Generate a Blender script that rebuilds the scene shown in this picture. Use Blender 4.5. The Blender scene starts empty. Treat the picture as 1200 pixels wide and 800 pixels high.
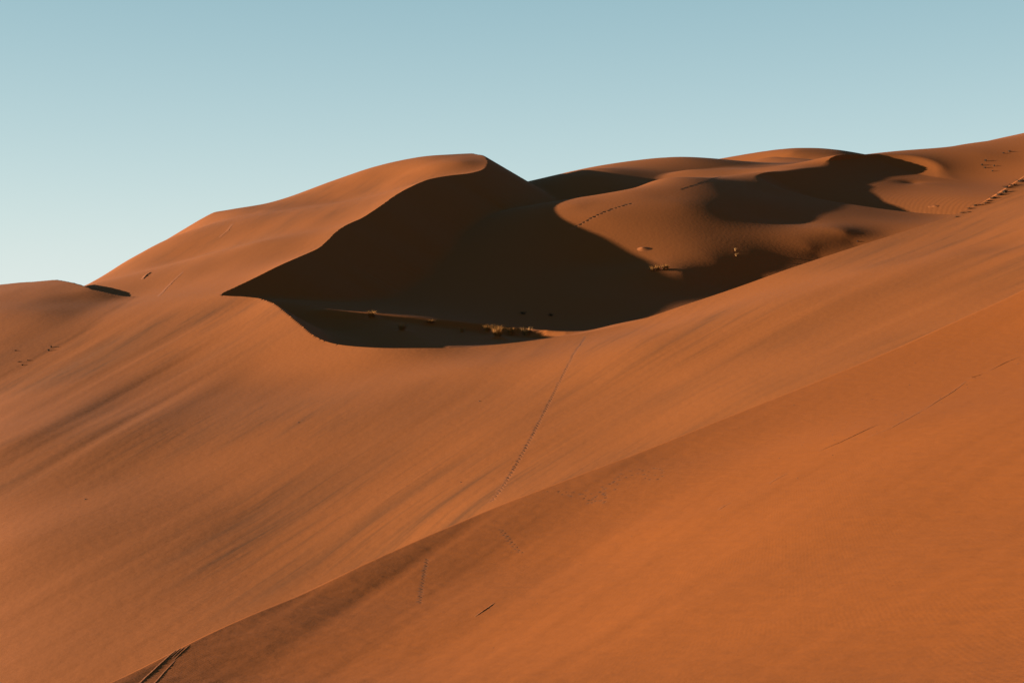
import bpy, math, random
import numpy as np

# ------------------------------------------------------------------ camera, world, sun
scene = bpy.context.scene
FPX, H0 = 1500.0, 345.0            # focal length and horizon row, in pixels of a 1200 x 800 frame
SUN_EL, SUN_BACK = 7.5, 4.0       # sun height; how far behind the camera's left it stands (degrees)
SAND = (0.172, 0.0455, 0.0074)

cam_data = bpy.data.cameras.new("camera")
cam = bpy.data.objects.new("camera", cam_data)
scene.collection.objects.link(cam)
cam.rotation_euler = (math.pi / 2, 0, 0)
cam_data.sensor_width = 36.0
cam_data.lens = 36.0 * FPX / 1200.0
cam_data.shift_y = -(400.0 - H0) / 1200.0
cam_data.clip_start = 0.5
cam_data.clip_end = 60000
scene.camera = cam

e, a = math.radians(SUN_EL), math.radians(SUN_BACK)
to_sun = (-math.cos(e) * math.cos(a), -math.cos(e) * math.sin(a), math.sin(e))
sun_data = bpy.data.lights.new("sun", 'SUN')
sun_data.energy = 5.0
sun_data.angle = math.radians(0.53)
sun_data.color = (1.0, 0.94, 0.84)
sun = bpy.data.objects.new("sun", sun_data)
scene.collection.objects.link(sun)
from mathutils import Vector
sun.rotation_euler = Vector(to_sun).to_track_quat('Z', 'Y').to_euler()

world = bpy.data.worlds.new("World")
scene.world = world
world.use_nodes = True
wt = world.node_tree
bg = wt.nodes["Background"]
sky = wt.nodes.new("ShaderNodeTexSky")
sky.sky_type = 'NISHITA'
sky.sun_disc = False
sky.sun_elevation = e
sky.sun_rotation = math.atan2(to_sun[0], to_sun[1])
def wnode(kind, **kw):
    n = wt.nodes.new(kind)
    for k, v in kw.items(): setattr(n, k, v)
    return n
# clear evening sky: the physical sky mixed with a smooth fall-off from pale dusty horizon to deep blue zenith
tc = wnode("ShaderNodeTexCoord"); sep = wnode("ShaderNodeSeparateXYZ")
wt.links.new(tc.outputs["Generated"], sep.inputs[0])
el = wnode("ShaderNodeMath", operation='MAXIMUM'); el.inputs[1].default_value = 0.0
wt.links.new(sep.outputs["Z"], el.inputs[0])
comb = wnode("ShaderNodeCombineColor")
for ch, (amp, fall) in enumerate([(2.90, 0.27), (3.30, 0.45), (3.25, 0.62)]):
    ex = wnode("ShaderNodeMath", operation='MULTIPLY'); ex.inputs[1].default_value = -1 / fall
    wt.links.new(el.outputs[0], ex.inputs[0])
    pw = wnode("ShaderNodeMath", operation='POWER'); pw.inputs[0].default_value = math.e
    wt.links.new(ex.outputs[0], pw.inputs[1])
    sc = wnode("ShaderNodeMath", operation='MULTIPLY'); sc.inputs[1].default_value = amp
    wt.links.new(pw.outputs[0], sc.inputs[0]); wt.links.new(sc.outputs[0], comb.inputs[ch])
mixs = wnode("ShaderNodeMix", data_type='RGBA'); mixs.inputs[0].default_value = 0.93
wt.links.new(sky.outputs[0], mixs.inputs[6]); wt.links.new(comb.outputs[0], mixs.inputs[7])
wt.links.new(mixs.outputs[2], bg.inputs[0])
bg.inputs[1].default_value = 0.06
scene.view_settings.view_transform = 'Standard'
scene.view_settings.look = 'None'
scene.view_settings.gamma = 1.0
scene.view_settings.exposure = 2.1

# ------------------------------------------------------------------ helpers
def stretch(d):
    """distances beyond 330 m are drawn out, the far dunes stand well back"""
    k = np.maximum(np.asarray(d, float) - 330.0, 0.0)
    return d + 1.8 * k * k / (k + 60.0)

def P(u, v, d):
    """photo pixel + distance -> point in the place"""
    d = float(stretch(d))
    return ((u - 600.0) / FPX * d, d, (H0 - v) / FPX * d)

def pts(*rows):
    return np.array([P(*r) for r in rows], float)

class TPS:
    """smooth surface through scattered points"""
    def __init__(self, p, vals=None, lam=1e-4):
        p = np.asarray(p, float)
        self.c = p[:, :2] / 100.0
        z = p[:, 2] if vals is None else np.asarray(vals, float)
        n = len(p)
        r2 = ((self.c[:, None] - self.c[None]) ** 2).sum(-1)
        K = 0.5 * r2 * np.log(r2 + 1e-12) + lam * np.eye(n)
        Q = np.c_[np.ones(n), self.c]
        A = np.zeros((n + 3, n + 3))
        A[:n, :n] = K; A[:n, n:] = Q; A[n:, :n] = Q.T
        self.w = np.linalg.solve(A, np.r_[z, 0, 0, 0])
    def __call__(self, x, y):
        X = np.asarray(x, np.float64) / 100.0
        Y = np.asarray(y, np.float64) / 100.0
        out = self.w[-3] + self.w[-2] * X + self.w[-1] * Y
        for (cx, cy), w in zip(self.c, self.w[:-3]):
            r2 = (X - cx) ** 2 + (Y - cy) ** 2
            out += w * 0.5 * r2 * np.log(r2 + 1e-12)
        return out

def sstep(a, b, x):
    t = np.clip((x - a) / (b - a), 0, 1)
    return t * t * (3 - 2 * t)

def smax(a, b, k):
    h = np.clip(0.5 + 0.5 * (a - b) / k, 0, 1)
    return b + (a - b) * h + k * h * (1 - h)

_rs = np.random.RandomState(7)
_tab = _rs.rand(256, 256)
def vnoise(x, y):
    xi = np.floor(x).astype(int); yi = np.floor(y).astype(int)
    fx = x - xi; fy = y - yi
    fx = fx ** 3 * (fx * (fx * 6 - 15) + 10); fy = fy ** 3 * (fy * (fy * 6 - 15) + 10)
    g = lambda i, j: _tab[i & 255, j & 255]
    return ((g(xi, yi) * (1 - fx) + g(xi + 1, yi) * fx) * (1 - fy)
            + (g(xi, yi + 1) * (1 - fx) + g(xi + 1, yi + 1) * fx) * fy) * 2 - 1

# ------------------------------------------------------------------ the dunes as sheets
# crest of the big dune running down to the notch, then round the near rim of the hollow
CREST_PIX = [
    (430, 240, 560), (480, 205, 500), (520, 189, 470), (550, 182, 446), (566, 182, 430), (572, 189, 420), (567, 198, 413),
    (550, 203, 407), (525, 206, 402), (500, 211, 395), (470, 225, 385), (445, 242, 374), (425, 255, 367),
    (400, 267, 358), (376, 289, 346), (360, 297, 340), (330, 310, 325), (300, 325, 312), (275, 337, 302),
    (259, 345, 295), (270, 347, 291), (285, 347.5, 288), (305, 350, 284), (322, 356, 275), (335, 366, 266), (352, 380, 256),
    (368, 393, 247), (385, 402, 241), (410, 406, 236), (450, 408, 231), (500, 408, 229), (540, 407.5, 229),
    (580, 404, 229), (640, 397, 230), (690, 389, 231), (740, 378, 233), (800, 358, 236), (860, 338, 240),
    (930, 313, 246), (1000, 290, 254), (1060, 271, 263), (1120, 251, 275), (1160, 233, 286), (1197, 209, 300),
    (1260, 170, 325), (1400, 110, 370), (1700, 20, 430)]
def dense(poly, n=6):
    p = np.array([P(*q) for q in poly])
    out = []
    for i in range(len(p) - 1):                      # centripetal-ish Catmull-Rom
        p0 = p[max(i - 1, 0)]; p1 = p[i]; p2 = p[i + 1]; p3 = p[min(i + 2, len(p) - 1)]
        for t in np.arange(n) / n:
            m1 = (p2 - p0) * 0.5 * min(1, np.linalg.norm(p2 - p1) / max(1e-6, 0.5 * np.linalg.norm(p2 - p0)))
            m2 = (p3 - p1) * 0.5 * min(1, np.linalg.norm(p2 - p1) / max(1e-6, 0.5 * np.linalg.norm(p3 - p1)))
            out.append((2*t**3-3*t**2+1)*p1 + (t**3-2*t**2+t)*m1 + (-2*t**3+3*t**2)*p2 + (t**3-t**2)*m2)
    out.append(p[-1])
    return np.array(out)
CREST = dense(CREST_PIX, 5)

W_PTS = np.vstack([
    CREST[::3],
    # near face, shoulder and sunlit flank of the big dune, then what lies behind its skyline
    pts((600,590,125.8), (600,500,162.2), (600,450,189.1), (430,655,120.3), (450,480,183.4), (450,430,220.6), (300,600,142.9), (300,500,183.0), (300,430,235.6),
        (300,385,260.5), (0,800,99.9), (0,640,138.4), (0,520,185.1), (0,442,254.1), (75,402,275.4), (112,375,292.3), (158,348,327.4), (150,560,164.8), (150,442,239.3),
        (150,390,276.0), (200,351,303.7), (900,462,148.7), (900,400,180.8), (900,355,205.5), (1200,330,184.5), (1200,285,218.5), (1200,240,269.4), (750,520,141.6),
        (750,450,172.7), (750,405,193.8), (1050,395,166.1), (1000,325,215.1), (215,347,305.6), (240,340,310.4), (180,337,337.4), (150,338,339.9), (105,334,351.2),
        (180,289,390.1), (142,310,383.2), (216,268.5,415.0), (240,255,417.7), (262,247,417.1), (250,249,417.4), (300,241,421.2), (340,231,433.3), (400,209,430.3),
        (450,193,431.8), (500,183.5,432.3), (540,181,444.1), (230,300,371.6), (300,285,358.0), (350,258,379.8), (400,235,409.0), (470,205,419.1), (300,310,340.8),
        (250,325,334.5), (500,195,418.8), (540,190,418.0), (540,190,453.4), (450,205,466.6), (340,245,463.6), (250,266,429.8), (180,305,430.9), (100,355,389.2),
        (0,365,352.2), (0,480,221.1), (1120,300,217.3), (250,480,200.8), (550,430,207.0), (380,440,221.9), (950,430,158.6)),
    pts((450, 250, 520), (300, 300, 520), (100, 380, 480), (-150, 400, 420), (-150, 400, 300), (1500, 200, 200), (1500, 130, 300), (-200, 560, 190), (-300, 760, 130), (-100, 480, 235)),
    # carried on over the hollow, well above its floor
    np.array([(0, 300, 22), (0, 350, 40), (40, 300, 25), (60, 350, 45), (-30, 300, 15), (20, 400, 60), (110, 350, 55), (120, 450, 75), (30, 500, 60.)]),
])
W = TPS(W_PTS)

G_PTS = np.vstack([
    # fixed: floor of the hollow and what lies behind
    pts((310, 352, 298), (340, 375, 275), (400, 350, 330), (400, 362, 300), (420, 388, 264), (450, 367, 300), (450, 393, 264), (500, 372, 300), (500, 396, 268), (500,
        406, 250), (560, 380, 302), (560, 404, 262), (600, 350, 345), (600, 402, 268), (640, 240, 520), (640, 392, 304), (640, 396, 290), (675, 256, 416), (700, 350,
        345), (700, 392, 262), (700, 395, 241), (720, 246, 424), (740, 388, 242), (800, 210, 500), (800, 369, 246), (860, 350, 250), (900, 215, 500), (930, 327, 257),
        (1000, 200, 530), (1000, 306, 266), (1060, 288, 276), (1100, 190, 540), (1120, 268, 289), (1160, 252, 300), (1197, 232, 316), (1200, 176, 540), (1300, 180,
        350), (1500, 90, 500), (1500, 120, 600)),
    # shaded wall, sunlit ridge, its lee hollow, second ridge, right-hand slope
    pts((720,380,284.8), (500,340,347.3), (500,300,367.7), (500,262,395.4), (600,300,367.8), (600,252,426.6), (600,222,443.4), (640,216,439.1), (700,310,366.6),
        (650,300,368.7), (640,262,382.3), (640,240,404.6), (680,285,374.2), (740,315,363.0), (653,251,386.2), (675,240,390.3), (700,233,394.4), (735,224,399.4),
        (765,213,415.7), (800,200,448.8), (820,192,465.7), (680,266,380.1), (700,275,377.2), (720,284,374.3), (740,294,371.1), (760,305,367.2), (780,315,362.6),
        (700,252,384.1), (800,240,388.8), (830,242,389.5), (870,236,396.8), (900,226,409.4), (950,222,421.6), (900,258,388.6), (860,260,384.1), (840,272,378.8),
        (940,262,388.6), (1000,240,407.2), (1020,222,425.8), (900,212,419.7), (960,206,428.7), (1010,203,435.9), (850,192,470.2), (900,202,427.3), (930,196,454.3),
        (985,184,442.5), (1050,179,469.5), (1075,183,475.8), (1060,200,440.2), (1000,284,379.5), (1050,262,390.1), (950,290,376.5), (1100,230,415.5), (1150,200,443.8),
        (1100,200,443.0), (1200,185,449.7), (1200,158,516.1), (1120,171,473.4), (1150,232,411.9), (1250,190,329.5), (1400,120,480.9), (720,376,326.4), (760,358,341.4),
        (800,344,352.4), (840,334,359.7), (870,324,364.5), (910,309,370.4), (800,320,361.0), (840,306,367.7), (880,296,372.5), (960,275,380.7), (1080,215,433.9),
        (1030,235,414.9), (690,243,388.5), (720,255,382.8), (750,270,378.1), (780,230,394.4), (980,192,440.2), (960,200,432.2), (1030,192,441.3), (1090,195,444.0),
        (870,205,435.2), (920,206,425.5), (1150,180,453.3), (1070,215,435.6), (785,206,452.0), (990,272,381.9), (960,300,374.8), (1040,275,382.9), (1100,253,399.8)),
])
G = TPS(G_PTS)

FAR_PTS = np.vstack([
    pts((640, 212, 452), (690, 197, 462), (740, 189, 466), (800, 184.5, 466), (830, 187, 480), (850, 188, 500), (900, 188, 520),
        (930, 179, 535), (955, 175, 540), (985, 177, 540), (1005, 184, 535), (1060, 190, 540),
        (690, 206, 436), (730, 208, 437), (763, 212, 437), (690, 198, 447), (740, 196, 453), (800, 194, 456), (852, 190, 490), (875, 194, 506), (900, 196.5, 522), (920, 194, 526), (945, 187, 530), (985, 182, 534),
        (690, 225, 520), (800, 205, 530), (950, 195, 590), (1100, 220, 600), (700, 235, 420), (800, 225, 425), (900, 225, 440)),
])
FAR = TPS(FAR_PTS)

KC = np.array([(-600, 362, 450.0), (-300, 354, 420.0), (-150, 346, 398.0), (0, 333, 360.6), (40, 329, 353.2), (67, 327, 350.2), (82, 329.5, 344.1), (110, 338, 332.9), (130, 342.5, 330.6), (157, 347.8, 327.7), (190, 358, 321.7)], float)
K_PTS = np.vstack([
    np.array([P(*q) for q in KC[:-2]]),
    pts((0, 365, 304.3), (50, 365, 301.8), (95, 365, 302.8), (30, 348, 325.4), (90, 350, 323.0), (0, 400, 278.8), (40, 395, 280.8),
        (-100, 360, 330), (-100, 420, 275), (-250, 380, 330), (-250, 450, 255)),
    # where it runs under the near dune
    np.array([(-95.9, 254.7, -16.37), (-87.9, 254.7, -17.00), (-102.4, 254.7, -16.33), (-92.6, 271.5, -11.81), (-84.6, 271.5, -12.33), (-99.1, 271.5, -11.79), (-89.7, 284.1, -7.88), (-81.7, 284.1, -8.27), (-96.2, 284.1, -7.97), (-89.3, 304.1, -3.47), (-81.3, 304.1, -3.70), (-95.8, 304.1, -3.66), (-90.8, 327.7, -0.41), (-82.8, 327.7, -0.45), (-97.3, 327.7, -0.66)]),
])
K = TPS(K_PTS, lam=1e-3)
def kcrest(u):
    return np.interp(u, KC[:, 0], stretch(KC[:, 2]))

# crest of the nearest slope, from the bottom left to the right edge
L1 = np.array([(-500, 1200, 28), (-100, 905, 36), (100, 800, 46), (200, 757, 53), (300, 712, 61), (400, 668, 69), (500, 625, 78), (600, 584, 87),
               (700, 545, 96), (800, 507, 106), (900, 469, 117), (1000, 429, 128), (1100, 384, 140), (1200, 340, 153), (1500, 200, 190), (1800, 60, 230)], float)
def l1(u):
    return np.interp(u, L1[:, 0], L1[:, 1]), np.interp(u, L1[:, 0], L1[:, 2])
F_PTS = np.vstack([
    np.array([P(*q) for q in L1[1:-1]]),
    np.array([(0, 0, -1.7), (8, 0, 0.0), (-8, 0, -3.6), (25, 0, 4.0), (-25, 0, -7.5)]),
    pts((600,625,77.0), (600,668,69.0), (600,712,55.9), (700,580,86.4), (700,618,77.5), (700,655,67.0), (800,542,96.2), (800,570,83.6), (800,600,70.3), (900,492,107.4),
        (900,520,96.4), (500,668,69.3), (500,715,59.7), (500,770,49.8), (400,712,64.2), (400,760,52.3), (400,800,47.7), (300,755,54.1), (300,800,48.7), (200,800,49.6),
        (1000,600,56.6), (800,700,45.7), (800,640,61.4), (1000,500,89.0), (1200,600,50.4), (1200,450,97.4), (1200,390,129.4), (1000,760,29.7), (1200,760,26.1),
        (1100,680,37.5), (700,780,37.7), (1000,690,39.6)),
])
F = TPS(F_PTS, lam=0.01)

# wind lines: a smooth world-space field that is constant along the blown sand streaks
_qu = np.linspace(-900, 2400, 331)
_qs = np.interp(_qu, [0, 300, 550, 700, 950, 1200], [0.55, 0.60, 0.72, 0.62, 0.45, 0.42])
_qi = np.cumsum(_qs) * (_qu[1] - _qu[0])
def _wind(p):
    u = 600 + p[:, 0] / p[:, 1] * FPX; v = H0 - p[:, 2] / p[:, 1] * FPX
    return (v + np.interp(u, _qu, _qi)) / 100.0
def wind_field(p, lam):
    p = p[(p[:, 1] > 15) & (np.abs(p[:, 0] / p[:, 1]) < 0.8)]
    return TPS(p, _wind(p), lam=lam)
PSI_W = wind_field(W_PTS[:-9], 0.02)
PSI_F = wind_field(F_PTS, 0.02)

def micro(x, y, d, u, front):
    """low relief of wind-blown sand: long streaks and gentle swells"""
    psi = np.where(front, PSI_F(x, y), PSI_W(x, y)) * 100.0
    flank = sstep(-101, -92, x) * sstep(-45, -62, x) * sstep(150, 200, y) * sstep(330, 290, y)
    r = 0.020 * vnoise(psi / 13.0, y / 37.0) + 0.035 * vnoise(psi / 31.0 + 7, y / 61.0)
    r = r + flank * (0.23 * vnoise(psi / 24.0 + 3.3, y / 190.0) + 0.09 * vnoise(psi / 9.0, y / 140.0))
    r = r + np.where(front, 0.35, 1.0) * 0.05 * vnoise(x / 9.0 + 5, y / 14.0)
    roll = sstep(10, 50, x) * sstep(120, 170, y) * sstep(330, 300, y) * np.where(front, 0, 1)
    r = r + roll * (0.16 * vnoise(psi / 26.0 + 1.7, x / 90.0) + 0.05 * vnoise(psi / 11.0, x / 60.0))
    r = r * np.clip((d - 8) / 60.0, 0, 1) * np.where(d > 330, 1.8, 1.0)
    return r, psi

def plan_dist(x, y, LINE=None):
    """signed distance to a crest line (positive inside the hollow) and crest height at the nearest place"""
    LINE = CREST if LINE is None else LINE
    best = np.full(x.shape, 1e18); sd = np.zeros(x.shape); zc = np.zeros(x.shape)
    A = LINE[:-1]; B = LINE[1:]
    for k in range(len(A)):
        ax, ay, az = A[k]; bx, by, bz = B[k]
        dx, dy = bx - ax, by - ay
        L2 = dx * dx + dy * dy
        t = np.clip(((x - ax) * dx + (y - ay) * dy) / L2, 0, 1)
        ex = x - ax - t * dx; ey = y - ay - t * dy
        d2 = ex * ex + ey * ey
        m = d2 < best - 1e-9
        cr = dx * ey - dy * ex
        best = np.where(m, d2, best)
        zc = np.where(m, az + t * (bz - az), zc)
        sd = np.where(m, np.sign(cr), sd)
    return sd * np.sqrt(best), zc

def ridge_line():
    """the sharp upper crest of the second ridge, found on its own windward swell"""
    out = []
    for u, v in ((885, 209), (900, 203.5), (915, 199), (930, 195), (955, 190.5), (985, 186), (1015, 183), (1045, 180.5), (1068, 178.5), (1090, 176.5)):
        d = np.linspace(470, 760, 600); x = (u - 600) / FPX * d
        h = G(x, d) - (H0 - v) / FPX * d
        hit = np.nonzero((h[:-1] <= 0) & (h[1:] > 0))[0]
        k = int(hit[0]) if len(hit) else int(np.argmax(G(x, d) / d))
        out.append((x[k], d[k], G(x, d)[k]))
    p = np.array(out)
    xs = np.linspace(p[0, 0], p[-1, 0], 150)
    return np.c_[xs, np.polyval(np.polyfit(p[:, 0], p[:, 1], 2), xs), np.polyval(np.polyfit(p[:, 0], p[:, 2], 3), xs)]
RIDGE = ridge_line()
def lee_cut(x, y, g):
    """slip face below that crest"""
    m = (y > 430) & (y < 800) & (x > 70)
    if not m.any(): return g
    xs, ys = x[m], y[m]
    dist, zc = plan_dist(xs, ys, RIDGE)
    side = -dist                                        # right-hand, near side of the line
    t = ((xs - RIDGE[0, 0]) * (RIDGE[-1, 0] - RIDGE[0, 0]) + (ys - RIDGE[0, 1]) * (RIDGE[-1, 1] - RIDGE[0, 1])) / ((RIDGE[-1, :2] - RIDGE[0, :2]) ** 2).sum()
    ends = np.maximum(0.10 - t, 0) + np.maximum(t - 0.73, 0)
    slip = zc - 19 * (1 - np.exp(-np.maximum(side, 0) / 30.5)) + 16 * ends + 110 * ends ** 2 + 0.10
    cut = np.where(side > 0, -smax(-g[m], -slip, 0.9), g[m])
    g = g.copy(); g[m] = cut
    return g

BASE = -34.0
def inside(x, y, dist, zc):
    """slip face and floor of the hollow, with the dunes behind it"""
    slip = zc - np.where(dist > 0, 0.57, 0.9) * dist
    g = lee_cut(x, y, G(x, y))
    g = g - 2.4 * sstep(0, 4, dist) * sstep(27, 13, dist) * sstep(40, 10, x) * sstep(300, 280, y)     # hollow scoured out behind the rim
    far = FAR(x, y)
    far = np.where(y > 440, far, -60)
    ry = np.interp(x, [-42, -39, -29, -18.4, -13.6, -7.8, -2, 3, 7.7, 12], [293.5, 293, 292, 291, 292, 293, 295, 296, 292, 290])
    rise = np.interp(x, [-48, -42, -39, -29, -24, -18, -13, -8, -3, 3, 8, 13, 18], [0, 0.8, 0.86, 0.9, 1.02, 1.2, 1.32, 1.5, 1.6, 1.8, 1.8, 0.9, 0])
    g = g + rise * np.exp(-((y - ry) / 2.4) ** 2)
    g = smax(g, far, 0.6)
    b = smax(slip, g, 1.0)
    return b, g, far

def height(x, y, full=False):
    x = np.asarray(x, float); y = np.asarray(y, float)
    d = np.maximum(y, 0.5); u = 600 + x / d * FPX
    w = W(x, y)
    dist, zc = plan_dist(x, y)
    b, g, far = inside(x, y, dist, zc)
    gap = w - b
    gap = np.where(dist < -25, -1, gap)
    z = np.where(gap > 0, b, w)
    lab = np.where(gap > 0, np.where(far > g - 0.3, 3, 2), 1) if full else None
    # little dune on the left
    dk = kcrest(u)
    over = np.maximum(d - dk, 0)
    k = K(x - over * (u - 600) / FPX, y - over) - 0.5 * over
    xb = np.interp(y, [200, 254.7, 264.0, 271.5, 276.0, 284.1, 292.7, 304.1, 318.3, 327.7, 345], [-105.9, -101.9, -100.3, -98.6, -96.6, -95.7, -95.2, -95.3, -96.5, -96.8, -95.8])
    k = k - 0.15 - 0.12 * np.maximum(x - xb, 0)
    k = np.where((u < 230) & (d > 150) & (over < 60), k, -80)
    if full: lab = np.where(k > z, 4, lab)
    z = smax(z, k, 0.8)
    # nearest slope
    v1, d1 = l1(u)
    z1 = F((u - 600) / FPX * d1, d1)
    f = np.where(d <= d1 * 1.00001, F(x, y), z1 + (z1 / d1 - 0.03) * (d - d1) - 0.012 * (d - d1) ** 2)
    f = np.where(d > d1 + 60, -90, f)
    z = np.where(d <= d1 * 1.00001, f, np.maximum(z, f))
    if full: lab = np.where((d < d1) | (f >= z - 1e-9), 0, lab)
    mic, psi = micro(x, y, d, u, d <= d1 * 1.0008)
    lit_side = np.where((d > d1 * 1.0008) & (dist > -28), sstep(-0.2, -28, dist) * 0.92 + 0.08, 1.0)
    z = z + mic * lit_side
    # run out to the plain, away from the view
    out = np.maximum(sstep(1100, 1700, y), np.maximum(sstep(0.48, 0.85, -x / np.maximum(y, 30)) * sstep(60, 130, y), sstep(0.8, 1.25, x / np.maximum(y, 30)) * sstep(90, 200, y)))
    z = z * (1 - out) + BASE * out
    return (z, gap, lab, psi) if full else z

# ------------------------------------------------------------------ one grid over the whole place
def steps(segs):
    out = []
    for a_, b_, n in segs:
        out += list(np.exp(np.linspace(math.log(a_), math.log(b_), n, endpoint=False)))
    return out + [segs[-1][1]]
ds = np.array(steps([(4, 40, 90), (40, 170, 260), (170, 620, 560), (620, 1800, 80)]))
us = np.r_[np.linspace(-1600, -700, 30, endpoint=False), np.linspace(-700, -30, 60, endpoint=False), np.linspace(-30, 1230, 760, endpoint=False), np.linspace(1230, 1800, 50, endpoint=False), np.linspace(1800, 2700, 31)]
U, D = np.meshgrid(us, ds, indexing='ij')
JC = int(np.argmin(np.abs(ds - 95.0)))                  # this row runs along the crest of the nearest slope
wgt = np.where(np.arange(len(ds)) <= JC, np.log(ds / ds[0]) / math.log(ds[JC] / ds[0]), np.log(ds[-1] / ds) / math.log(ds[-1] / ds[JC]))
D = np.exp(np.log(ds)[None, :] + np.log(np.maximum(l1(us)[1], 24.0) / ds[JC])[:, None] * wgt[None, :])
X = (U - 600) / FPX * D
Z, GAP, LAB, PSI = height(X, D, True)
# pull grid points onto the sharp crests
SNAP = np.zeros(X.shape, bool)
for _ in range(2):
    s = (GAP[:, :-1] > 0) != (GAP[:, 1:] > 0)
    s &= (np.abs(GAP[:, :-1]) < 6) & (np.abs(GAP[:, 1:]) < 6)
    s &= D[:, :-1] > l1(us)[1][:, None] * 1.03
    I, J = np.nonzero(s)
    g0, g1 = GAP[I, J], GAP[I, J + 1]
    t = np.clip(g0 / (g0 - g1), 0, 1)
    dn = D[I, J] * (1 - t) + D[I, J + 1] * t
    Jm = np.where(t < 0.5, J, J + 1)
    D[I, Jm] = dn; SNAP[I, Jm] = True
    X = (U - 600) / FPX * D
    zz, gg, ll, pp = height(X[I, Jm], D[I, Jm], True)
    Z[I, Jm] = zz; GAP[I, Jm] = gg; LAB[I, Jm] = ll; PSI[I, Jm] = pp

Tu = np.zeros(X.shape + (3,)); Td = np.zeros_like(Tu)
PG = np.stack([X, D, Z], -1)
Tu[1:-1] = PG[2:] - PG[:-2]; Tu[0] = PG[1] - PG[0]; Tu[-1] = PG[-1] - PG[-2]
Td[:, 1:-1] = PG[:, 2:] - PG[:, :-2]; Td[:, 0] = PG[:, 1] - PG[:, 0]; Td[:, -1] = PG[:, -1] - PG[:, -2]
NG = np.cross(Tu, Td); NG /= np.linalg.norm(NG, axis=-1, keepdims=True)

# on a sharp crest each side keeps its own slope
NOUT, NIN = NG.copy(), NG.copy()
cx, cy = X[SNAP], D[SNAP]
def _slope(fn):
    e_ = 0.4
    n = np.stack([-(fn(cx + e_, cy) - fn(cx - e_, cy)) / (2 * e_), -(fn(cx, cy + e_) - fn(cx, cy - e_)) / (2 * e_), np.ones_like(cx)], -1)
    return n / np.linalg.norm(n, axis=1, keepdims=True)
NOUT[SNAP] = _slope(W)
NIN[SNAP] = _slope(lambda a_, b_: inside(a_, b_, *plan_dist(a_, b_))[0])

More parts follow.
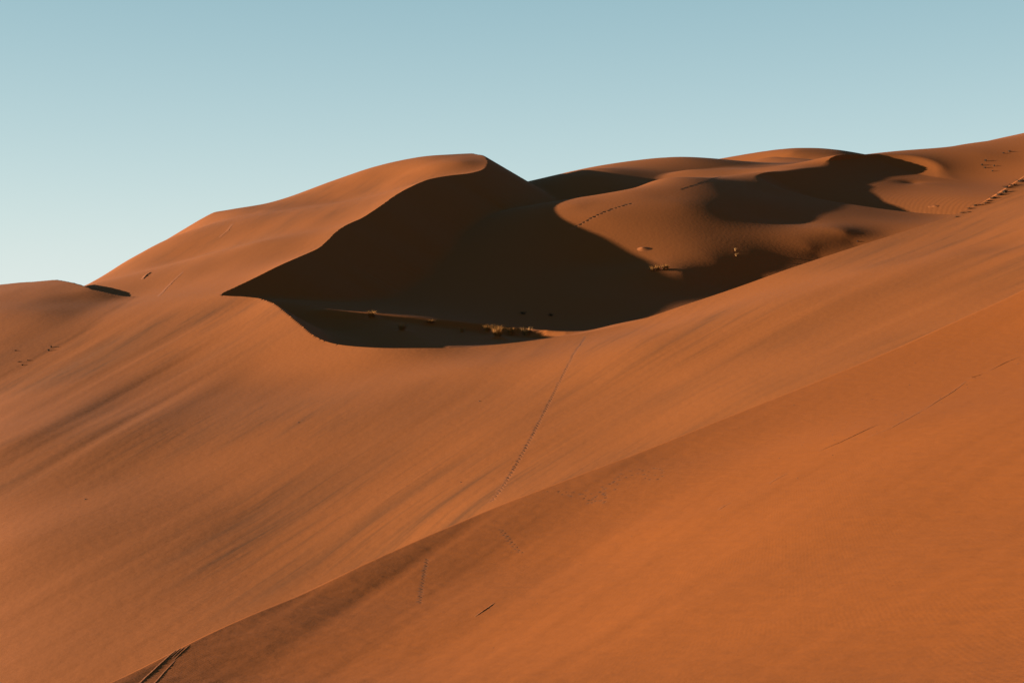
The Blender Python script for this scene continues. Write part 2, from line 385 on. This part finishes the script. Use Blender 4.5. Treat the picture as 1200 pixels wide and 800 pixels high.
# ------------------------------------------------------------------ sand
def sand_material():
    m = bpy.data.materials.new("sand"); m.use_nodes = True
    nt = m.node_tree; L = nt.links.new; b = nt.nodes["Principled BSDF"]
    def N(kind, **kw):
        n = nt.nodes.new(kind)
        for k, v in kw.items(): setattr(n, k, v)
        return n
    def noise(vec, scale, detail=2.0, rough=0.5):
        n = N("ShaderNodeTexNoise"); n.inputs["Scale"].default_value = scale
        n.inputs["Detail"].default_value = detail; n.inputs["Roughness"].default_value = rough
        L(vec, n.inputs["Vector"]); return n.outputs["Fac"]
    def ramp(fac, lo, hi, a=0.0, c=1.0):
        n = N("ShaderNodeMapRange", interpolation_type='SMOOTHSTEP')
        n.inputs[1].default_value = lo; n.inputs[2].default_value = hi; n.inputs[3].default_value = a; n.inputs[4].default_value = c
        L(fac, n.inputs[0]); return n.outputs[0]
    def mul(p, q):
        n = N("ShaderNodeMath", operation='MULTIPLY'); L(p, n.inputs[0])
        if isinstance(q, float): n.inputs[1].default_value = q
        else: L(q, n.inputs[1])
        return n.outputs[0]
    def mix(fac, c1, c2):
        n = N("ShaderNodeMix", data_type='RGBA'); L(fac, n.inputs[0])
        for s_, c in ((6, c1), (7, c2)):
            if isinstance(c, tuple): n.inputs[s_].default_value = (*c, 1)
            else: L(c, n.inputs[s_])
        return n.outputs[2]
    geo = N("ShaderNodeNewGeometry"); pos = geo.outputs["Position"]
    fl = N("ShaderNodeAttribute", attribute_name="wind_line"); am = N("ShaderNodeAttribute", attribute_name="streak_amount")
    sp = N("ShaderNodeSeparateXYZ"); L(pos, sp.inputs[0])
    cb = N("ShaderNodeCombineXYZ"); L(mul(fl.outputs["Fac"], 0.1), cb.inputs[0]); L(mul(sp.outputs["Y"], 0.022), cb.inputs[1])
    wv = cb.outputs[0]
    # dark heavy-mineral streaks laid out along the wind, soft pale ones between them
    fine = ramp(noise(wv, 1.9, 3.0, 0.6), 0.44, 0.74)
    broad = ramp(noise(wv, 0.42, 2.0, 0.5), 0.40, 0.72)
    patch = ramp(noise(pos, 0.014, 2.0), 0.36, 0.60)
    add = N("ShaderNodeMath", operation='ADD', use_clamp=True); L(mul(fine, 0.55), add.inputs[0]); L(mul(broad, 0.6), add.inputs[1])
    streak = mul(mul(add.outputs[0], am.outputs["Fac"]), patch)
    dark = (SAND[0] * 0.50, SAND[1] * 0.60, SAND[2] * 0.85)
    pale = (SAND[0] * 1.10, SAND[1] * 1.13, SAND[2] * 1.15)
    col = mix(mul(mul(ramp(noise(wv, 0.9, 2.0), 0.55, 0.8), 0.5), am.outputs["Fac"]), SAND, pale)
    col = mix(streak, col, dark)
    # large quiet patches, then the mixed grain of the sand itself
    tone = ramp(noise(pos, 0.006, 3.0), 0.3, 0.7)
    col = mix(mul(tone, 0.22), col, (SAND[0] * 0.93, SAND[1] * 0.82, SAND[2] * 0.7))
    grain = noise(pos, 9.0, 4.0, 0.75)
    col = mix(ramp(grain, 0.40, 0.75, 0.0, 0.14), col, dark)
    # the nearest slope is a purer, deeper orange sand
    wm = N("ShaderNodeAttribute", attribute_name="deep_orange")
    dp = N("ShaderNodeMix", data_type='RGBA', blend_type='MULTIPLY'); L(wm.outputs["Fac"], dp.inputs[0]); L(col, dp.inputs[6]); dp.inputs[7].default_value = (1.04, 0.93, 0.52, 1)
    L(dp.outputs[2], b.inputs["Base Color"])
    b.inputs["Roughness"].default_value = 0.92
    b.inputs["Specular IOR Level"].default_value = 0.08
    # wind ripples and grain
    rw = N("ShaderNodeMapping"); L(pos, rw.inputs[0]); rw.inputs["Rotation"].default_value = (0, 0, 0.55); rw.inputs["Scale"].default_value = (1, 0.35, 0.35)
    wav = N("ShaderNodeTexWave", wave_type='BANDS', bands_direction='X'); L(rw.outputs[0], wav.inputs["Vector"])
    wav.inputs["Scale"].default_value = 2.6; wav.inputs["Distortion"].default_value = 3.5; wav.inputs["Detail"].default_value = 2.0; wav.inputs["Detail Scale"].default_value = 0.7
    rp = mul(wav.outputs["Fac"], ramp(noise(pos, 0.12, 2.0), 0.4, 0.65))
    b1 = N("ShaderNodeBump"); b1.inputs["Strength"].default_value = 0.14; b1.inputs["Distance"].default_value = 0.006; L(rp, b1.inputs["Height"])
    b2 = N("ShaderNodeBump"); b2.inputs["Strength"].default_value = 0.6; b2.inputs["Distance"].default_value = 0.012; L(grain, b2.inputs["Height"]); L(b1.outputs[0], b2.inputs["Normal"])
    b3 = N("ShaderNodeBump"); b3.inputs["Strength"].default_value = 0.8; b3.inputs["Distance"].default_value = 0.05; L(noise(pos, 0.9, 3.0), b3.inputs["Height"]); L(b2.outputs[0], b3.inputs["Normal"])
    L(b3.outputs[0], b.inputs["Normal"])
    return m
sand = sand_material()
# how strongly the dark streaks show: most on the near face, least in the hollow
ORANGE = np.where(LAB == 0, 1.0, 0.0)
AMT = np.where(LAB == 0, 0.05, np.where(LAB == 1, 1.0, np.where(LAB == 4, 0.35, 0.0)))
AMT = AMT * np.where((LAB == 1) & (D > 300), 0.6, 1.0)

nu, nd = X.shape
idx = np.arange(nu * nd).reshape(nu, nd)
quads = np.stack([idx[:-1, :-1], idx[1:, :-1], idx[1:, 1:], idx[:-1, 1:]], -1).reshape(-1, 4)
qlab = LAB[:-1, :-1].reshape(-1)
V = PG.reshape(-1, 3)
def sheet(name, mask, VN):
    VN = VN.reshape(-1, 3)
    q = quads[mask]
    used, inv = np.unique(q, return_inverse=True)
    q = inv.reshape(-1, 4)
    sn = SNAP.reshape(-1)[used][q]
    d1_ = sn[:, 0] & sn[:, 2]; d2_ = sn[:, 1] & sn[:, 3] & ~d1_
    t_ = np.concatenate([q[d1_][:, [0, 1, 2]], q[d1_][:, [0, 2, 3]], q[d2_][:, [0, 1, 3]], q[d2_][:, [1, 2, 3]]]).reshape(-1, 3)
    q = q[~(d1_ | d2_)]
    me = bpy.data.meshes.new(name)
    me.vertices.add(len(used)); me.vertices.foreach_set("co", V[used].astype(np.float32).ravel())
    nl = len(q) * 4 + len(t_) * 3
    me.loops.add(nl); me.loops.foreach_set("vertex_index", np.concatenate([q.ravel(), t_.ravel()]).astype(np.int32))
    me.polygons.add(len(q) + len(t_))
    me.polygons.foreach_set("loop_start", np.concatenate([np.arange(0, len(q) * 4, 4), len(q) * 4 + np.arange(0, len(t_) * 3, 3)]).astype(np.int32))
    me.update(calc_edges=True)
    me.shade_smooth()
    me.normals_split_custom_set_from_vertices(VN[used].tolist())
    for an, arr in (("wind_line", PSI), ("streak_amount", AMT), ("deep_orange", ORANGE)):
        at = me.attributes.new(an, 'FLOAT', 'POINT'); at.data.foreach_set("value", arr.reshape(-1)[used].astype(np.float32))
    me.materials.append(sand)
    o = bpy.data.objects.new(name, me); scene.collection.objects.link(o)
    o["kind"] = "structure"
    o.cycles.shadow_terminator_geometry_offset = 0.4
    o.cycles.shadow_terminator_offset = 0.04
    return o
qx = X[:-1, :-1].reshape(-1); qy = D[:-1, :-1].reshape(-1)
main = (qlab == 1) & (qy > 297 + 0.1 * (qx + 68))
sheet("foreground_slope", qlab == 0, NG)
sheet("near_dune", (qlab == 1) & ~main, NOUT)
sheet("main_dune", main, NOUT)
sheet("dune_hollow", qlab == 2, NIN)
sheet("far_dune", qlab == 3, NG)
sheet("side_dune", qlab == 4, NG)

def flat_sheet(name, gx, gy, gz):
    n0, n1 = gx.shape; ii = np.arange(n0 * n1).reshape(n0, n1)
    q = np.stack([ii[:-1, :-1], ii[1:, :-1], ii[1:, 1:], ii[:-1, 1:]], -1).reshape(-1, 4)
    me = bpy.data.meshes.new(name); me.from_pydata(np.stack([gx, gy, gz], -1).reshape(-1, 3).tolist(), [], q.tolist()); me.shade_smooth()
    me.materials.append(sand); o = bpy.data.objects.new(name, me); scene.collection.objects.link(o); o["kind"] = "structure"
    return o
# the slope the camera stands on, carried on beside and behind it
ax, ay = np.meshgrid(np.linspace(-170, 190, 121), np.linspace(-110, 46, 79), indexing='ij')
pl = -1.7 + 0.19 * ax - 0.10 * ay
az = np.clip(F(ax, ay), pl - 5, pl + 5)
covered = (ay > 3.0) & (ax / np.maximum(ay, 0.1) > -1.4) & (ax / np.maximum(ay, 0.1) < 1.36)
az = np.maximum(np.where(covered, np.minimum(az - 0.5, height(ax, np.maximum(ay, 3.0)) - 0.5), az), BASE)
flat_sheet("slope_behind", ax, ay, az)
# the desert plain out to the horizon
r_ = np.r_[0, np.geomspace(300, 40000, 24)]; an_ = np.linspace(0, 2 * math.pi, 73)
rr, aa = np.meshgrid(r_, an_, indexing='ij')
flat_sheet("desert_plain", rr * np.cos(aa), 300 + rr * np.sin(aa), np.full(rr.shape, BASE - 0.6))

# ------------------------------------------------------------------ helpers for what lies on the sand
rng = random.Random(11)
nrs = np.random.RandomState(5)
def ground(u, v, dmin, dmax):
    """first point of the sand met along a line of sight between two distances"""
    d = np.exp(np.linspace(math.log(dmin), math.log(dmax), 700))
    x = (u - 600) / FPX * d
    h = height(x, d) - (H0 - v) / FPX * d
    k = np.nonzero((h[:-1] <= 0) & (h[1:] > 0))[0]
    k = int(k[0]) if len(k) else int(np.argmin(np.abs(h)))
    t = h[k] / (h[k] - h[k + 1]) if k + 1 < len(h) and h[k] != h[k + 1] else 0.0
    dd = d[k] * (1 - t) + d[min(k + 1, len(d) - 1)] * t if 0 <= t <= 1 else d[k]
    xx = (u - 600) / FPX * dd
    return Vector((xx, dd, float(height(np.array([xx]), np.array([dd]))[0])))

def mesh_obj(name, verts, faces, mat, parent=None, smooth=True):
    me = bpy.data.meshes.new(name); me.from_pydata([tuple(v) for v in verts], [], faces); me.update()
    if smooth: me.shade_smooth()
    me.materials.append(mat)
    o = bpy.data.objects.new(name, me); scene.collection.objects.link(o)
    if parent: o.parent = parent
    return o
def tag(o, label, cat, group=None):
    o["label"] = label; o["category"] = cat
    if group: o["group"] = group
    return o
def empty(name, loc):
    o = bpy.data.objects.new(name, None); scene.collection.objects.link(o); o.location = loc
    o.empty_display_size = 0.3
    return o
def simple_mat(name, col, rough=0.9, var=0.35, scale=6.0):
    m = bpy.data.materials.new(name); m.use_nodes = True
    nt = m.node_tree; b = nt.nodes["Principled BSDF"]
    tcn = nt.nodes.new("ShaderNodeTexCoord"); n = nt.nodes.new("ShaderNodeTexNoise"); n.inputs["Scale"].default_value = scale; n.inputs["Detail"].default_value = 4
    nt.links.new(tcn.outputs["Object"], n.inputs["Vector"])
    mx = nt.nodes.new("ShaderNodeMix"); mx.data_type = 'RGBA'
    nt.links.new(n.outputs["Fac"], mx.inputs[0])
    mx.inputs[6].default_value = (*[c * (1 - var) for c in col], 1); mx.inputs[7].default_value = (*[c * (1 + var) for c in col], 1)
    nt.links.new(mx.outputs[2], b.inputs["Base Color"]); b.inputs["Roughness"].default_value = rough
    b.inputs["Specular IOR Level"].default_value = 0.15
    return m
straw = simple_mat("dry_straw", (0.21, 0.080, 0.015))
pale_straw = simple_mat("pale_straw", (0.22, 0.100, 0.028))
dark_twig = simple_mat("dark_twig", (0.030, 0.018, 0.009))
stone_mat = simple_mat("dark_stone", (0.035, 0.020, 0.012), 0.8)
plain_sand = simple_mat("loose_sand", SAND, 0.92, 0.08, 3.0)

def path_points(pix, dmin, dmax, step):
    p = [ground(u, v, dmin, dmax) for u, v in pix]
    out = []; carry = 0.0
    for a_, b_ in zip(p, p[1:]):
        L_ = (b_ - a_).to_2d().length; t = carry
        while t < L_:
            q = a_.lerp(b_, t / L_); out.append((q, (b_ - a_).to_2d().normalized())); t += step
        carry = t - L_
    return out

def prints(name, pts_, R, rim, stagger, label, cat, group=None, jitter=0.25):
    """a line of trodden hollows: raised collars of pushed-up sand round a shallow floor"""
    org = pts_[len(pts_) // 2][0].copy()
    V_, F_ = [], []
    seg = 12; rings = [(0.0, 0.04), (0.72, 0.05), (0.86, 1.0), (1.9, -0.25)]
    xs, ys, hs = [], [], []
    for k, (q, t) in enumerate(pts_):
        nrm = Vector((-t.y, t.x)); side = stagger * (1 if k % 2 else -1) + rng.uniform(-1, 1) * stagger * jitter
        c = Vector((q.x, q.y)) + nrm * side + t * rng.uniform(-1, 1) * R * jitter
        r0 = R * rng.uniform(0.8, 1.2); rh = rim * rng.uniform(0.75, 1.25)
        base = len(xs)
        for ri, (rr, hh) in enumerate(rings):
            for s_ in range(seg):
                an = 2 * math.pi * s_ / seg
                w_ = r0 * rr * (1 + rng.uniform(-.10, .10))
                off = t * (math.cos(an) * w_ * 1.3) + nrm * (math.sin(an) * w_)
                sunny = max(0.0, -off.x / max(1e-6, off.length)) if rr > 0 else 0.0
                if ri == 3: off = off * (1 + 1.6 * sunny)
                xs.append(c.x + off.x); ys.append(c.y + off.y)
                hs.append((0.25 + 0.75 * sunny) * rh if ri == 2 else hh * rh)
        for i in range(len(rings) - 1):
            for s_ in range(seg):
                n_ = (s_ + 1) % seg
                F_.append((base + i * seg + s_, base + i * seg + n_, base + (i + 1) * seg + n_, base + (i + 1) * seg + s_))
        F_.append(tuple(base + s_ for s_ in range(seg)))
    zs = height(np.array(xs), np.array(ys)) + np.array(hs)
    V_ = [(x - org.x, y - org.y, z - org.z) for x, y, z in zip(xs, ys, zs)]
    o = mesh_obj(name, V_, F_, plain_sand); o.location = org
    if stagger > 0.07 and R < 0.1: o["kind"] = "stuff"
    return tag(o, label, cat, group)

def ledge(pix, dmin, dmax, h, w, label, group=None, parent=None, name="sand_ledge", cat="sand ledge", wob=0.5):
    """a small crusted lip of sand: gentle towards the sun, a steep broken drop behind"""
    p = path_points(pix, dmin, dmax, w * 0.6)
    n = len(p); org = p[n // 2][0].copy()
    prof = [(-1.6, -0.25), (-0.6, 0.55), (0.0, 1.0), (0.12, 0.75), (0.22, -0.3)]
    xs, ys, hs = [], [], []
    for k, (q, t) in enumerate(p):
        nrm = Vector((t.y, -t.x))
        if nrm.x < 0: nrm = -nrm
        f = math.sin(math.pi * min(1, max(0, (k + 0.5) / n))) ** 0.6 * rng.uniform(0.35, 1.25)
        sh = rng.uniform(-1, 1) * w * wob * 0.3
        for (a_, b_) in prof:
            xs.append(q.x + nrm.x * (a_ * w + sh)); ys.append(q.y + nrm.y * (a_ * w + sh)); hs.append(b_ * h * (f if b_ > 0 else 1))
    zs = height(np.array(xs), np.array(ys)) + np.array(hs)
    m_ = len(prof)
    F_ = [(k * m_ + i, k * m_ + i + 1, (k + 1) * m_ + i + 1, (k + 1) * m_ + i) for k in range(n - 1) for i in range(m_ - 1)]
    base = parent.location if parent else org
    o = mesh_obj(name, [(x - base.x, y - base.y, z - base.z) for x, y, z in zip(xs, ys, zs)], F_, plain_sand, parent)
    if not parent:
        o.location = org; tag(o, label, cat, group)
    return o

def blades(n, w, h, lean, width):
    """curved tapering grass blades springing from a small foot"""
    V_, F_ = [], []
    for _ in range(n):
        an = rng.uniform(0, 2 * math.pi); r = w * 0.5 * math.sqrt(rng.random())
        bx, by = 0.45 * r * math.cos(an), 0.45 * r * math.sin(an)
        hh = h * rng.uniform(0.45, 1.05); tx, ty = bx + math.cos(an) * r * lean, by + math.sin(an) * r * lean
        tx += rng.uniform(-.15, .15) * w; ty += rng.uniform(-.15, .15) * w
        ca, sa = math.cos(an + 1.57 + rng.uniform(-.8, .8)), math.sin(an + 1.57)
        b0 = len(V_)
        for f_, wd in ((0, 1.0), (0.4, 0.85), (0.75, 0.55)):
            px, py = bx + (tx - bx) * f_ ** 1.7, by + (ty - by) * f_ ** 1.7; pz = hh * f_ * (1.15 - 0.15 * f_) - (0.04 * h if f_ == 0 else 0)
            V_.append((px - ca * width * wd, py - sa * width * wd, pz)); V_.append((px + ca * width * wd, py + sa * width * wd, pz))
        V_.append((tx, ty, hh))
        F_ += [(b0, b0 + 1, b0 + 3, b0 + 2), (b0 + 2, b0 + 3, b0 + 5, b0 + 4), (b0 + 4, b0 + 5, b0 + 6)]
    return V_, F_

def tuft(u, v, dmin, dmax, wpx, hpx, n, mat, label, name="grass_tuft", cat="grass tuft", group=None, mound=0.0, twigs=0):
    p = ground(u, v, dmin, dmax); px = p.y / FPX
    e_ = empty(name, p); tag(e_, label, cat, group)
    w, h = wpx * px, hpx * px
    V_, F_ = blades(n, w, h, 1.0, max(0.010, px * 0.16))
    o = mesh_obj("blades", V_, F_, mat, e_, False); o["kind"] = "stuff"
    if twigs:
        V_, F_ = blades(twigs, w * 0.9, h * 0.75, 1.2, max(0.008, px * 0.12))
        o = mesh_obj("twigs", V_, F_, dark_twig, e_, False); o["kind"] = "stuff"
    if mound:
        V_, F_ = [], []; R_ = w * 0.75; sg = 18
        for i, rr in enumerate((0.0, 0.35, 0.65, 0.9, 1.15)):
            for s_ in range(sg):
                an = 2 * math.pi * s_ / sg
                x, y = R_ * rr * math.cos(an) * (1.7 if math.cos(an) > 0 else 1.0), R_ * rr * math.sin(an)
                zz = float(height(np.array([p.x + x]), np.array([p.y + y]))[0]) - p.z
                V_.append((x, y, zz + mound * px * (math.exp(-2.2 * rr * rr) - 0.12)))
        for i in range(4):
            for s_ in range(sg):
                F_.append((i * sg + s_, i * sg + (s_ + 1) % sg, (i + 1) * sg + (s_ + 1) % sg, (i + 1) * sg + s_))
        mesh_obj("sand_mound", V_, F_, plain_sand, e_)
    return e_

def stone_mesh(seed):
    r_ = random.Random(seed); V_, F_ = [], []
    for i, (zz, rr) in enumerate(((-0.35, 0.7), (0.1, 1.0), (0.5, 0.62))):
        for s_ in range(7):
            an = 2 * math.pi * s_ / 7 + 0.3 * i
            k = rr * r_.uniform(0.75, 1.2); V_.append((k * math.cos(an), 0.8 * k * math.sin(an), zz + r_.uniform(-.12, .12)))
    V_.append((0.1, 0, 0.72))
    for i in range(2):
        for s_ in range(7): F_.append((i * 7 + s_, i * 7 + (s_ + 1) % 7, (i + 1) * 7 + (s_ + 1) % 7, (i + 1) * 7 + s_))
    for s_ in range(7): F_.append((14 + s_, 14 + (s_ + 1) % 7, 21))
    me = bpy.data.meshes.new("stone"); me.from_pydata(V_, [], F_); me.materials.append(stone_mat); return me
STONES = [stone_mesh(k) for k in range(5)]
def stone(u, v, dmin, dmax, size_px, label, group):
    p = ground(u, v, dmin, dmax); o = bpy.data.objects.new("stone", rng.choice(STONES)); scene.collection.objects.link(o)
    s_ = size_px * p.y / FPX * 0.5
    o.location = p + Vector((0, 0, 0.1 * s_)); o.scale = (s_, s_ * rng.uniform(.8, 1.2), s_ * rng.uniform(.6, 1.0)); o.rotation_euler = (0, 0, rng.uniform(0, 6.28))
    return tag(o, label, "stone", group)

# ------------------------------------------------------------------ tracks
prints("footprint_trail", path_points([(686.5, 394), (680, 405), (668, 425), (655, 450), (640, 480), (625, 510), (610, 537), (595, 562), (585, 577), (577, 587)], 97, 240, 0.55),
       0.11, 0.017, 0.09, "long dark line of footprints climbing the open face of the near dune to its rim", "footprint trail")
prints("footprint_trail", path_points([(673, 267), (690, 258), (706, 250), (722, 244), (742, 238)], 380, 620, 1.9),
       0.34, 0.08, 0.12, "dotted line of footprints rising over the sunlit spur beside the great shadow", "footprint trail")
prints("footprint_trail", path_points([(800, 222), (816, 217), (832, 212), (846, 207)], 380, 700, 2.0),
       0.34, 0.08, 0.15, "short dotted row of footprints high on the far spur beside the upper dark hollow", "footprint trail")
prints("footprint_trail", path_points([(502, 655), (498, 672), (495, 690), (493, 706)], 30, 90, 0.34),
       0.05, 0.005, 0.04, "faint straight line of footprints in the brown band below the nearest crest", "footprint trail")
prints("footprint_trail", path_points([(588, 620), (598, 632), (606, 642), (613, 648)], 30, 100, 0.4),
       0.05, 0.006, 0.08, "short faint group of footprints just under the nearest crest near its middle", "footprint trail")
prints("footprint_trail", path_points([(654, 574), (662, 580), (690, 576), (700, 590), (716, 566), (735, 556), (764, 548), (770, 562)], 40, 115, 0.42),
       0.055, 0.007, 0.35, "scattered trampled footprints across the brown band below the nearest crest right of centre", "footprint trail", jitter=1.2)
# ------------------------------------------------------------------ crusted ledges and grooves
GL = "broken dark line of ledges across the sunny foreground slope"
for pix, h, lab in (
        ([(960, 528), (985, 518), (1008, 507), (1030, 497)], 0.045, "longest thin dark ledge on the foreground slope, lower end of the broken line"),
        ([(1016, 513), (1045, 501), (1065, 490), (1082, 480)], 0.028, "faint thin ledge running beside the upper end of the longest ledge"),
        ([(1084, 479), (1100, 469), (1118, 458), (1132, 447)], 0.040, "rough pale-edged ledge in the middle of the broken line"),
        ([(1130, 444), (1140, 442), (1152, 438)], 0.050, "short very dark ledge just above the rough pale-edged ledge"),
        ([(1160, 434), (1178, 425), (1195, 418)], 0.050, "dark straight ledge at the right edge, topmost of the broken line"),
        ([(902, 566), (912, 560), (924, 554)], 0.022, "small faint ledge on the foreground slope left of the longest ledge"),
        ([(842, 597), (850, 592), (858, 588)], 0.020, "tiny faint ledge farthest left of the broken line"),
        ([(1098, 475), (1112, 472)], 0.022, "tiny ledge just under the rough pale-edged ledge")):
    ledge(pix, 25, 140, h * 0.7, 0.10, lab, GL)
ledge([(557, 722), (566, 716), (572, 712), (580, 706)], 25, 80, 0.030, 0.07, "short dark double scratch alone on the bottom slope near the middle")
ledge([(168, 327), (172, 322.5), (177, 319)], 290, 460, 0.25, 0.7, "short dark ledge low on the sunlit flank of the big dune")
ledge([(1087, 242.5), (1092, 242), (1100, 241.5)], 380, 700, 0.6, 1.2, "small dark ledge on the shaded right-hand slope above the long crest")
ledge([(274, 262), (268, 270), (258, 278)], 330, 560, 0.05, 0.7, "faint scratch high on the sunlit flank under the skyline kink")
ledge([(216, 318), (205, 328), (196, 337), (186, 347)], 290, 460, 0.045, 0.6, "long faint scratch down the foot of the big dune's sunlit flank")
g0 = ground(190, 780, 30, 70)
gm = tag(empty("slide_mark", g0), "bundle of dark slanting slide grooves at the bottom left on the nearest crest", "slide mark")
for pix, h, w_ in (([(158, 806), (172, 793), (186, 780), (198, 769), (207, 761)], 0.030, 0.07), ([(198, 771), (207, 763), (212, 759)], 0.016, 0.04),
                  ([(203, 770), (210, 763), (216, 758)], 0.016, 0.04), ([(204, 773), (213, 764), (223, 755)], 0.020, 0.04), ([(178, 804), (193, 787), (206, 773)], 0.02, 0.05)):
    ledge(pix, 35, 70, h, w_, "", None, gm, "groove", wob=0.1)

# ------------------------------------------------------------------ plants
GT = "dry grass tufts along the floor of the hollow"
tuft(435, 372.5, 262, 330, 12, 10, 150, straw, "golden grass tuft at the left end of the sunlit strip in the hollow", group=GT, mound=1.5, twigs=14)
tuft(471, 387, 255, 330, 13, 10, 130, pale_straw, "dull pale grass tuft standing in shadow below the sunlit strip", group=GT, mound=1.2, twigs=40)
tuft(504, 378, 262, 330, 14, 4.5, 90, straw, "low flattened twiggy tuft lying on the middle of the sunlit strip", group=GT, twigs=50)
tuft(541, 389, 255, 330, 10, 6.5, 70, pale_straw, "small pale tuft in shadow left of the biggest golden tuft", group=GT)
tuft(571, 389, 255, 330, 11, 10, 140, straw, "golden tuft touching the left side of the biggest tuft", group=GT, mound=1.5, twigs=10)
tuft(583, 397, 250, 330, 14, 17, 240, straw, "biggest golden grass tuft on the floor of the hollow", group=GT, mound=5.0, twigs=20)
tuft(599, 392, 255, 330, 11, 9, 110, straw, "small golden tuft just right of the biggest tuft", group=GT, twigs=12)
tuft(617, 393, 255, 330, 14, 11, 140, pale_straw, "spiky pale tuft farthest right along the sunlit strip", group=GT, mound=1.2, twigs=14)
tuft(613, 368, 290, 400, 10, 4, 60, dark_twig, "dark low bush in deep shadow behind the biggest tuft", name="dry_bush", cat="bush", group="dark bushes in the shaded hollow")
tuft(645, 370, 290, 400, 9, 4, 60, dark_twig, "dark low bush in deep shadow right above the spiky pale tuft", name="dry_bush", cat="bush", group="dark bushes in the shaded hollow")
for k, (u_, v_, w_, h_) in enumerate(((765, 317, 7, 6), (771, 316.5, 8, 7), (778, 315.5, 7, 7), (782, 315, 5, 6))):
    tuft(u_, v_, 330, 480, w_, h_, 70, straw, ["leftmost golden clump of the row at the tip of the sunlit spur", "second golden clump from the left at the tip of the sunlit spur",
         "third golden clump from the left at the tip of the sunlit spur", "rightmost and smallest golden clump at the tip of the sunlit spur"][k], group="grass clumps at the tip of the spur", twigs=20)
tuft(862, 294, 340, 520, 4, 4, 40, pale_straw, "upper of two tiny pale tufts on the dim slope under the spur", group="tiny pale tufts on the dim slope", twigs=10)
tuft(863, 300, 340, 520, 4.5, 4, 40, pale_straw, "lower of two tiny pale tufts on the dim slope under the spur", group="tiny pale tufts on the dim slope", twigs=20)
tuft(753, 292, 340, 520, 9, 2, 10, straw, "small bare sand hummock with a few stalks on the sunlit spur", name="sand_hummock", cat="hummock", mound=2.6)
GB = "small dark bushes on the right-hand slope"
for u_, v_, w_, h_, lab in ((1155, 189, 4, 4, "dark bush at the top of the little group on the right-hand slope"), (1151, 194, 4, 3.5, "dark bush at the left of the little group on the right-hand slope"),
        (1154, 197, 4, 3, "dark bush at the bottom left of the little group on the right-hand slope"), (1165, 195, 3, 3, "faint bush at the right of the little group on the right-hand slope"),
        (1163, 201, 3, 3, "lowest small bush of the little group on the right-hand slope"), (1183, 178, 6, 3, "wide dark bush near the skyline at the right edge"), (1176, 180, 4, 2.5, "tiny dark bush left of the wide bush near the skyline")):
    tuft(u_, v_, 380, 900, w_ * 0.8, h_ * 0.7, 50, dark_twig, lab, name="dry_bush", cat="bush", group=GB)
GC = "dark scrub along the crest at the right edge"
crest_spots = [(1120, 252.2, 3, 1.5), (1127, 249.2, 4, 2), (1133, 246.5, 3, 2), (1139, 244.0, 5, 2.5), (1145, 241.0, 4, 2.5), (1150, 238.6, 6, 3), (1155, 236.0, 5, 3.5), (1160, 233.4, 6, 4),
               (1165, 230.4, 6, 4.5), (1170, 227.2, 7, 5), (1176, 223.4, 8, 6), (1182, 219.4, 8, 6), (1188, 215.6, 9, 5.5), (1195, 211.0, 9, 4.5)]
crest_names = ["faintest and leftmost", "second from the left", "third from the left", "fourth from the left", "fifth from the left", "sixth from the left", "seventh from the left", "seventh from the right",
               "sixth from the right", "fifth from the right", "fourth from the right", "third from the right", "second from the right", "rightmost"]
for (u_, v_, w_, h_), nm in zip(crest_spots, crest_names):
    tuft(u_ + rng.uniform(-2.5, 2.5), v_ + rng.uniform(0.2, 2.6), 230, 345, w_ * rng.uniform(0.9, 2.0), h_ * rng.uniform(0.3, 0.9), 130, dark_twig, nm + " dark scrub clump on the crest at the right edge", name="dry_bush", cat="bush", group=GC, twigs=10)
GLB = "small dark bushes in the valley at the left edge"
for u_, v_, w_, h_, lab in ((60, 407, 4, 4, "upper dark bush of the close pair in the left valley"), (57, 411, 4, 4, "lower dark bush of the close pair in the left valley"),
        (22, 424, 7, 2, "flat dark bush left of the pair in the left valley"), (33, 422.5, 5, 2, "small flat dark bush between the pair and the flat bush"), (18, 411, 5, 2, "faint bush highest at the left edge of the valley"), (26, 428, 4, 2.5, "lowest dark bush in the left valley")):
    tuft(u_, v_, 200, 330, w_ * 0.8, h_ * 0.65, 40, dark_twig, lab, name="dry_bush", cat="bush", group=GLB)

# ------------------------------------------------------------------ stones
GS = "small dark stones scattered on the foreground slope"
for k in range(70):
    if k < 40: u_, v_ = rng.uniform(900, 1195), 0; v_ = 545 - 0.46 * (u_ - 930) + rng.gauss(0, 16); where = "beside the broken dark line on the right"
    elif k < 55: u_, v_ = rng.uniform(560, 900), 0; v_ = 735 - 0.5 * (u_ - 560) + rng.gauss(0, 22); where = "between the lone scratch and the broken dark line"
    else: u_, v_ = rng.uniform(860, 1180), rng.uniform(400, 470); v_ = max(v_, 500 - 0.42 * (u_ - 850) + 8); where = "close under the nearest crest at right"
    stone(u_, v_, 20, 150, rng.uniform(0.8, 1.7), "tiny dark stone " + where, GS + " " + where)
for u_, v_, s_, lab in ((350, 495, 3, "single dark stone alone on the streaked face of the near dune"), (562, 470, 2.5, "tiny dark stone on the near dune left of the footprint line"), (1005, 283, 3, "small stone on the dim slope close above the long crest"), (100, 585, 2.5, "tiny dark stone low on the near dune at the left"), (540, 565, 2.2, "tiny dark stone above the nearest crest left of the footprint line")):
    stone(u_, v_, 90, 480, s_, lab, "stones on the dunes")
